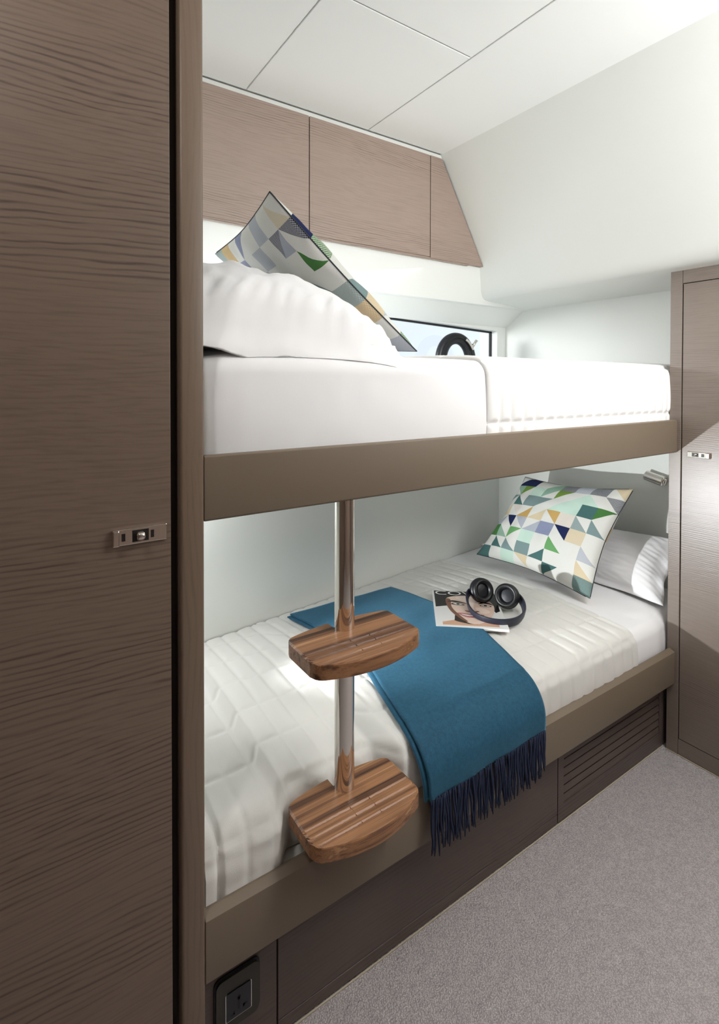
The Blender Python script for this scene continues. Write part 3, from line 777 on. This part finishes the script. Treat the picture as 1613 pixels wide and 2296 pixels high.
def cushion(corners, T, pats, k=7, pinch=0.10, bend=0.0, cells=8, seed=0.0, wr=0.004, sag=None, Tb=None):
    """corners: top-left, top-right, bottom-right, bottom-left of the front face as it is seen"""
    TLc, TRc, BRc, BLc = [Vector(c) for c in corners]
    nrm = (BLc-TLc).cross(TRc-TLc).normalized()
    n = cells*k
    def pt(u, v, side):
        a, b = 2*u-1, 2*v-1
        a2 = a*(1-pinch*(1-abs(b)**1.6)*abs(a)**2)
        b2 = b*(1-pinch*(1-abs(a)**1.6)*abs(b)**2)
        s, t = (a2+1)/2, (b2+1)/2
        p = TLc*(1-s)*(1-t) + TRc*s*(1-t) + BRc*s*t + BLc*(1-s)*t
        h = (max(0, 1-abs(a)**2.1)*max(0, 1-abs(b)**2.1))**0.5
        h2 = h*(0.85+0.15*h)
        wv = wr*(nz3(u*5+seed, v*5, side)+0.6*nz3(u*11+seed, v*11, side))*min(1, h*2+0.1)
        p = p + nrm*side*((T if side > 0 or Tb is None else Tb)*h2 + wv + 0.0012) + nrm*(bend*(a*a-0.4))
        if sag: p = sag(u, v, p)
        return p
    bm = bmesh.new(); cl = bm.loops.layers.color.new('Col') if False else bm.loops.layers.float_color.new('Col'); uvl = bm.loops.layers.uv.new('UVMap')
    rows = {}
    for side in (1, -1):
        rows[side] = [[bm.verts.new(pt(i/n, j/n, side)) for i in range(n+1)] for j in range(n+1)]
    def face(vs, uvs, col, wv):
        try: f = bm.faces.new(vs)
        except ValueError: return
        f.smooth = True
        for lp, uv in zip(f.loops, uvs):
            lp[cl] = (col[0], col[1], col[2], 1.0-wv); lp[uvl].uv = uv
    for side in (1, -1):
        R = rows[side]; pat = pats[0] if side > 0 else pats[1]
        for j in range(n):
            for i in range(n):
                ci, cj = i//k, j//k; li, lj = i % k, j % k
                kd, c1, c2, w1, w2 = pat[cj][ci if side > 0 else cells-1-ci]
                q = [R[j][i], R[j][i+1], R[j+1][i+1], R[j+1][i]]
                uv = [(i/n, 1-j/n), ((i+1)/n, 1-j/n), ((i+1)/n, 1-(j+1)/n), (i/n, 1-(j+1)/n)]
                if kd == 'F': face(q, uv, c1, w1)
                elif kd == 'A':
                    if li < lj: face(q, uv, c1, w1)
                    elif li > lj: face(q, uv, c2, w2)
                    else:
                        face([q[0], q[2], q[3]], [uv[0], uv[2], uv[3]], c1, w1); face([q[0], q[1], q[2]], [uv[0], uv[1], uv[2]], c2, w2)
                else:
                    if li + lj < k-1: face(q, uv, c1, w1)
                    elif li + lj > k-1: face(q, uv, c2, w2)
                    else:
                        face([q[0], q[1], q[3]], [uv[0], uv[1], uv[3]], c1, w1); face([q[1], q[2], q[3]], [uv[1], uv[2], uv[3]], c2, w2)
    rim = [(0, i) for i in range(n)] + [(j, n) for j in range(n)] + [(n, n-i) for i in range(n)] + [(n-j, 0) for j in range(n)]
    for a in range(len(rim)):
        j0, i0 = rim[a]; j1, i1 = rim[(a+1) % len(rim)]
        face([rows[1][j0][i0], rows[1][j1][i1], rows[-1][j1][i1], rows[-1][j0][i0]], [(i0/n, j0/n)]*4, TL, 0)
    bmesh.ops.recalc_face_normals(bm, faces=bm.faces)
    pts = [((rows[1][j][i].co + rows[-1][j][i].co)/2).copy() for j, i in rim[::3]]
    cen = sum((v.co for v in bm.verts), Vector())/len(bm.verts); zmin = min(v.co.z for v in bm.verts)
    org = Vector((cen.x, cen.y, zmin))
    for v in bm.verts: v.co -= org
    me = D.meshes.new('cushion'); bm.to_mesh(me); bm.free()
    me.materials.append(M['cush'])
    o = D.objects.new('cushion', me); COL.objects.link(o); o.location = org; o['_org'] = tuple(org)
    G().tube(pts + [pts[0]], 0.0019, 6, cap=False).out('seam_piping', M['piping'], o, True)
    return o
def lowsag(u, v, p):
    if p.z < 0.462: p.z = 0.462 + (p.z-0.462)*0.05
    return p
c1 = cushion([(1.845, 1.462, 0.800), (1.835, 0.990, 0.828), (1.640, 1.030, 0.470), (1.655, 1.560, 0.476)], 0.072, (LOW, UPN), pinch=0.105, seed=2.0, wr=0.006, sag=lowsag)
tag(c1, 'square geometric-print cushion leaning on the lower bunk pillow', 'cushion')
c2 = cushion([(0.452, 1.0, 1.592), (0.486, 1.44, 1.560), (0.845, 1.45, 1.285), (0.845, 1.0, 1.280)], 0.064, (UPF, UPN), pinch=0.05, seed=8.0, wr=0.006, Tb=0.034)
tag(c2, 'geometric-print cushion tipped on its edge behind the upper bunk pillow', 'cushion')

# ================================================================== throw blanket
bl = thing('throw_blanket', 'folded teal blue wool throw with navy fringe across the lower bunk', 'blanket', (0.95, 1.2, 0.33))
def blpath(x, lift):
    """over the bed from the wall to the front edge, then straight down in front of the rail"""
    pr = [(y, z) for (y, z, ny, nz_, s) in lowprof(x, 0.004)]
    top = [p for p in pr if p[1] > 0.425]
    top = [p for p in top if p[0] < 1.585]
    top = top[::-1]
    out = [(y, z + 0.0115 + lift) for (y, z) in top if y > 0.905]
    # round the shoulder and fall outside the rail
    y0, z0 = out[-1]
    yo = 0.8160 - lift
    for k in range(1, 15):
        a = math.radians(90*k/14)
        out.append((y0 - (y0-yo)*math.sin(a), z0 - 0.095*(1-math.cos(a))))
    ze = out[-1][1]
    for k in range(1, 17): out.append((yo, ze + (0.331-ze)*k/16))
    return out
def resamp(P, n):
    L_ = [0]
    for a, b in zip(P, P[1:]): L_.append(L_[-1] + math.hypot(a[0]-b[0], a[1]-b[1]))
    o = []; k = 0
    for i in range(n+1):
        t = L_[-1]*i/n
        while k < len(L_)-2 and L_[k+1] < t: k += 1
        f = (t-L_[k])/max(1e-9, (L_[k+1]-L_[k])); o.append((P[k][0]+(P[k+1][0]-P[k][0])*f, P[k][1]+(P[k+1][1]-P[k][1])*f))
    return o
def lerp(t, tab):
    for (a, va), (b, vb) in zip(tab, tab[1:]):
        if t <= b: return va + (vb-va)*(t-a)/(b-a)
    return tab[-1][1]
def xl(t): return lerp(t, [(0, 0.765), (0.5, 0.785), (0.72, 0.735), (0.86, 0.712), (1, 0.728)])
def xr(t): return lerp(t, [(0, 1.180), (0.5, 1.190), (0.72, 1.135), (0.86, 1.105), (1, 1.101)])
def bsurf(lift, dxl, dxr, dz1=0.0):
    NV_ = 110
    cache = resamp(blpath(0.95, lift), NV_)
    def fn(u, v):
        y, z = cache[int(round(v*NV_))]
        # smooth the piecewise edges
        a = sum(xl(max(0, min(1, v+d))) for d in (-.08, -.04, 0, .04, .08))/5 + dxl
        b = sum(xr(max(0, min(1, v+d))) for d in (-.08, -.04, 0, .04, .08))/5 + dxr
        x = a + (b-a)*u
        q = 0.0022*nz3(x*9, v*9, 2.0)
        if v > 0.8: z = z - dz1*(v-0.8)/0.2
        if v > 0.8: z += (0.012*u)*(v-0.8)/0.2; y += 0.0015*math.sin(u*16)*(v-0.8)/0.2 - abs(q)
        else: z += q + 0.002
        return (x, y, z)
    return fn
grid(bsurf(0.008, 0, 0), 60, 110, 'top_layer', M['wool'], bl, thick=0.0035)
grid(bsurf(0.002, -0.010, -0.006, 0.0), 60, 110, 'under_layer', M['wool'], bl, thick=0.0040)
# rolled far end of the fold
fg = G()
nfr = 92
for k in range(nfr):
    u = (k+0.5)/nfr
    x = 0.724 + (1.101-0.724)*u; z0 = 0.334 + 0.012*u
    yy = 0.8095 - 0.006*random.random()
    ln = 0.100 + 0.022*random.random() - 0.010*u
    dx = random.uniform(-0.008, 0.010); ph = random.random()*6
    pts = [(x + dx*t*t + 0.0016*math.sin(ph+t*7), yy + 0.0015*math.sin(ph*2+t*5) - 0.003*t, z0 - ln*t) for t in [i/9 for i in range(10)]]
    fg.tube(pts, [0.0021, 0.0026, 0.0027, 0.0027, 0.0027, 0.0026, 0.0026, 0.0025, 0.0022, 0.0012], 6)
fg.out('fringe', M['fringe'], bl, True)

# ================================================================== magazine
mg = thing('magazine', 'glossy magazine with a smiling face on its cover, on the lower bunk', 'magazine', (1.23, 1.2, 0.462))
O_ = Vector((1.068, 1.170, 0.4640)); U_ = (Vector((1.232, 1.030, 0.4640))-O_); V_ = (Vector((1.228, 1.394, 0.4640))-O_)
V_ = V_ - U_*(V_.dot(U_)/U_.dot(U_))*0.75
def mp_(u, v, h): return O_ + U_*u + V_*v + Vector((0, 0, h))
def slab(pts, h0, h1, name, mat, parent):
    n = len(pts)
    vs = [mp_(a, b, h0) for a, b in pts] + [mp_(a, b, h1) for a, b in pts]
    return link_mesh(name, vs, [tuple(range(n))[::-1], tuple(range(n, 2*n))] + [(i, (i+1) % n, n+(i+1) % n, n+i) for i in range(n)], mat, parent)
R01 = [(0, 0), (1, 0), (1, 1), (0, 1)]
slab([(0.005, 0.005), (0.997, 0.003), (0.993, 0.99), (0.005, 0.99)], 0.0, 0.0078, 'pages', M['paper'], mg)
cov = slab(R01, 0.0078, 0.0084, 'cover', flat('cover_grey', S(222, 220, 218), 0.25), mg)
h = [0.0084]
def spline(pts, n=5):
    o = []; m = len(pts)
    for i in range(m):
        p0, p1, p2, p3 = pts[i-1], pts[i], pts[(i+1) % m], pts[(i+2) % m]
        for k in range(n):
            t = k/n
            o.append(tuple(0.5*((2*p1[c]) + (-p0[c]+p2[c])*t + (2*p0[c]-5*p1[c]+4*p2[c]-p3[c])*t*t + (-p0[c]+3*p1[c]-3*p2[c]+p3[c])*t**3) for c in (0, 1)))
    return o
def art(pts, col, name, sp=True, rough=0.25):
    h[0] += 0.00006
    P = spline(pts) if sp else pts
    c = mp_(sum(p[0] for p in P)/len(P), sum(p[1] for p in P)/len(P), h[0])
    vs = [mp_(a, b, h[0]) for a, b in P]
    vs2 = [v - Vector((0, 0, 0.00005)) for v in vs]; n = len(vs)
    return link_mesh(name, vs2+vs, [tuple(range(n))[::-1], tuple(range(n, 2*n))] + [(i, (i+1) % n, n+(i+1) % n, n+i) for i in range(n)], flat(name+'_print', col, rough), cov)
art([(0.03, 0.985), (0.985, 0.985), (0.985, 0.80), (0.97, 0.45), (0.90, 0.40), (0.80, 0.70), (0.30, 0.74), (0.23, 0.55), (0.03, 0.50)], S(30, 28, 28), 'hair_art', False)
art([(0.10, 0.04), (0.10, 0.11), (0.28, 0.17), (0.40, 0.25), (0.62, 0.24), (0.78, 0.20), (0.88, 0.13), (0.88, 0.04)], S(200, 158, 130), 'shoulder_art', False)
art([(0.28, 0.20), (0.34, 0.34), (0.60, 0.12), (0.50, 0.08), (0.30, 0.14)], S(48, 38, 34), 'neck_shadow_art')
art([(0.23, 0.78), (0.50, 0.86), (0.80, 0.78), (0.90, 0.62), (0.88, 0.42), (0.78, 0.22), (0.62, 0.10), (0.48, 0.10), (0.34, 0.26), (0.24, 0.45), (0.20, 0.62)], S(224, 196, 180), 'face_art')
art([(0.36, 0.80), (0.52, 0.84), (0.70, 0.78), (0.62, 0.64), (0.585, 0.46), (0.54, 0.46), (0.52, 0.64), (0.40, 0.72)], S(238, 216, 204), 'forehead_art')
art([(0.62, 0.52), (0.74, 0.50), (0.82, 0.42), (0.74, 0.36), (0.66, 0.40)], S(238, 214, 202), 'cheek_art')
art([(0.20, 0.74), (0.27, 0.72), (0.27, 0.50), (0.36, 0.30), (0.46, 0.14), (0.38, 0.18), (0.26, 0.36), (0.20, 0.55)], S(120, 84, 66), 'cheek_shadow_art')
art([(0.22, 0.665), (0.30, 0.70), (0.42, 0.67), (0.52, 0.61), (0.42, 0.635), (0.30, 0.655)], S(36, 28, 26), 'eyebrow_art')
art([(0.68, 0.62), (0.76, 0.68), (0.86, 0.66), (0.90, 0.60), (0.84, 0.63), (0.76, 0.645)], S(44, 34, 30), 'eyebrow_art')
art([(0.27, 0.605), (0.34, 0.635), (0.42, 0.61), (0.47, 0.575), (0.38, 0.565), (0.30, 0.575)], S(60, 44, 38), 'eye_line_art')
art([(0.30, 0.603), (0.35, 0.622), (0.41, 0.603), (0.44, 0.583), (0.37, 0.578)], S(232, 230, 226), 'eye_white_art')
art([(0.355, 0.617), (0.39, 0.611), (0.395, 0.585), (0.365, 0.580), (0.35, 0.597)], S(70, 96, 80), 'iris_art')
art([(0.69, 0.575), (0.75, 0.61), (0.83, 0.60), (0.87, 0.565), (0.79, 0.55), (0.73, 0.555)], S(60, 44, 38), 'eye_line_art')
art([(0.71, 0.573), (0.76, 0.597), (0.82, 0.590), (0.85, 0.567), (0.78, 0.560)], S(232, 230, 226), 'eye_white_art')
art([(0.765, 0.597), (0.80, 0.592), (0.80, 0.568), (0.77, 0.566), (0.755, 0.58)], S(70, 96, 80), 'iris_art')
art([(0.455, 0.43), (0.50, 0.41), (0.56, 0.40), (0.63, 0.42), (0.665, 0.41), (0.62, 0.385), (0.54, 0.375), (0.47, 0.40)], S(140, 88, 72), 'nose_art')
art([(0.33, 0.345), (0.42, 0.352), (0.50, 0.325), (0.57, 0.33), (0.72, 0.32), (0.64, 0.262), (0.53, 0.238), (0.43, 0.262)], S(176, 112, 112), 'lips_art')
art([(0.39, 0.322), (0.50, 0.302), (0.60, 0.302), (0.68, 0.310), (0.60, 0.285), (0.50, 0.280), (0.43, 0.297)], S(238, 234, 230), 'teeth_art')
fc = D.curves.new('title', 'FONT'); fc.body = 'COVER'; fc.size = 1.0; fc.offset = -0.004
fo = D.objects.new('title_tmp', fc); COL.objects.link(fo)
dg = bpy.context.evaluated_depsgraph_get(); dg.update()
tm = fo.evaluated_get(dg).to_mesh()
tv = [v.co.copy() for v in tm.vertices]; tf = [tuple(p.vertices) for p in tm.polygons]
fo.evaluated_get(dg).to_mesh_clear(); D.objects.remove(fo); D.curves.remove(fc)
x0_, x1_ = min(v.x for v in tv), max(v.x for v in tv); y0_, y1_ = min(v.y for v in tv), max(v.y for v in tv)
h[0] += 0.0002
link_mesh('cover_title', [mp_(0.05 + 0.90*(v.x-x0_)/(x1_-x0_), 0.855 + 0.115*(v.y-y0_)/(y1_-y0_), h[0]) for v in tv], tf, M['paper'], cov)

# ================================================================== headphones
hp = thing('headphones', 'black over-ear headphones resting on the magazine edge', 'headphones', (1.31, 1.15, 0.463))
Lc = Vector((1.318, 1.222, 0.507)); Rc = Vector((1.362, 1.150, 0.502))
def cup(c, nrm, nm):
    nrm = Vector(nrm).normalized(); R = 0.040
    o = G().lathe([(0, -0.016), (R*0.7, -0.016), (R*0.95, -0.012), (R, -0.004), (R*0.98, 0.004), (R*0.90, 0.006)], c, nrm, 40).out('ear_cup', M['black'], hp, True)
    G().lathe([(R*0.90, 0.004), (R*0.97, 0.010), (R*0.90, 0.018), (R*0.74, 0.020), (R*0.58, 0.016), (R*0.50, 0.008), (R*0.48, 0.004)], c, nrm, 40).out('ear_pad', M['blacksoft'], o, True)
    G().lathe([(R*0.50, 0.006), (R*0.3, 0.0075), (0, 0.008)], c, nrm, 32).out('driver_mesh', M['insert'], o, True)
    return o
cup(Lc, (-0.22, -0.90, 0.34), 'l'); cup(Rc, (-0.80, -0.38, 0.42), 'r')
C0 = Vector((1.302, 1.150, 0.477)); pts = []
bp_ = [(1.290, 1.247, 0.502), (1.262, 1.232, 0.494), (1.228, 1.190, 0.483), (1.207, 1.140, 0.4775), (1.214, 1.095, 0.476), (1.243, 1.062, 0.476), (1.290, 1.051, 0.476), (1.340, 1.066, 0.479), (1.378, 1.097, 0.486), (1.398, 1.132, 0.495), (1.392, 1.158, 0.503)]
def cr(P, n=8):
    o = []
    for i in range(len(P)-1):
        p0, p1, p2, p3 = [Vector(P[max(0, min(len(P)-1, k))]) for k in (i-1, i, i+1, i+2)]
        for k in range(n):
            t = k/n; o.append(0.5*((2*p1) + (p2-p0)*t + (2*p0-5*p1+4*p2-p3)*t*t + (3*p1-p0-3*p2+p3)*t**3))
    o.append(Vector(P[-1])); return o
cp = cr(bp_)
vs = []; fs = []
for i, p in enumerate(cp):
    t = (cp[min(i+1, len(cp)-1)]-cp[max(i-1, 0)]).normalized(); outw = Vector((p.x-C0.x, p.y-C0.y, 0)).normalized(); upv = (Vector((0, 0, 1)) + outw*0.25).normalized()
    f_ = i/(len(cp)-1); hw = 0.0085 + 0.0055*math.sin(math.pi*f_)**0.5; th = 0.0028 + 0.002*math.sin(math.pi*f_)
    for (a, b) in ((-1, -0.6), (-0.6, -1), (0.6, -1), (1, -0.6), (1, 0.6), (0.6, 1), (-0.6, 1), (-1, 0.6)):
        vs.append(p + upv*hw*b + outw*th*a)
m_ = 8
for i in range(len(cp)-1):
    for k in range(m_): fs.append((i*m_+k, i*m_+(k+1) % m_, (i+1)*m_+(k+1) % m_, (i+1)*m_+k))
fs += [tuple(range(m_)), tuple((len(cp)-1)*m_+k for k in reversed(range(m_)))]
autosmooth(link_mesh('headband', vs, fs, M['navyband'], hp), 50)
G().tube([(1.290, 1.247, 0.502), (1.302, 1.244, 0.506), tuple(Lc + Vector((0.005, 0.016, 0)))], 0.0055, 10).out('yoke', M['black'], hp, True)
G().tube([(1.392, 1.158, 0.503), (1.386, 1.162, 0.505), tuple(Rc + Vector((0.016, 0.008, 0)))], 0.0055, 10).out('yoke', M['black'], hp, True)

# ================================================================== reading lights
def reading(x, y0, z0, y1, z1, wallx, label):
    rl = thing('reading_light', label, 'lamp', (x, (y0+y1)/2, min(z0, z1)-0.02))
    a, b = Vector((x, y0, z0)), Vector((x, y1, z1)); d = (b-a)
    autosmooth(G().tube([a, a+d*0.02, a+d*0.03, a+d*0.97, a+d*0.98, b], [0.017, 0.019, 0.0195, 0.0195, 0.019, 0.017], 32).out('shade', M['chrome'], rl))
    G().tube([b + d.normalized()*0.001, b + d.normalized()*0.007], 0.013, 20).out('end_cap', M['chrome'], rl, True)
    m = a + d*0.8
    G().tube([(m.x, m.y, m.z), (wallx, m.y, m.z)], 0.007, 14).out('arm', M['chrome'], rl, True)
    s_ = 1 if wallx > x else -1
    G().tube([(wallx, m.y, m.z), (wallx - s_*0.006, m.y, m.z)], 0.018, 24).out('wall_plate', M['chrome'], rl, True)
    return rl
reading(2.0270, 1.047, 0.851, 0.980, 0.836, XE-0.0005, 'chrome cylinder reading light at the right end of the lower berth')

for o in D.objects:
    if '_org' in o.keys(): del o['_org']
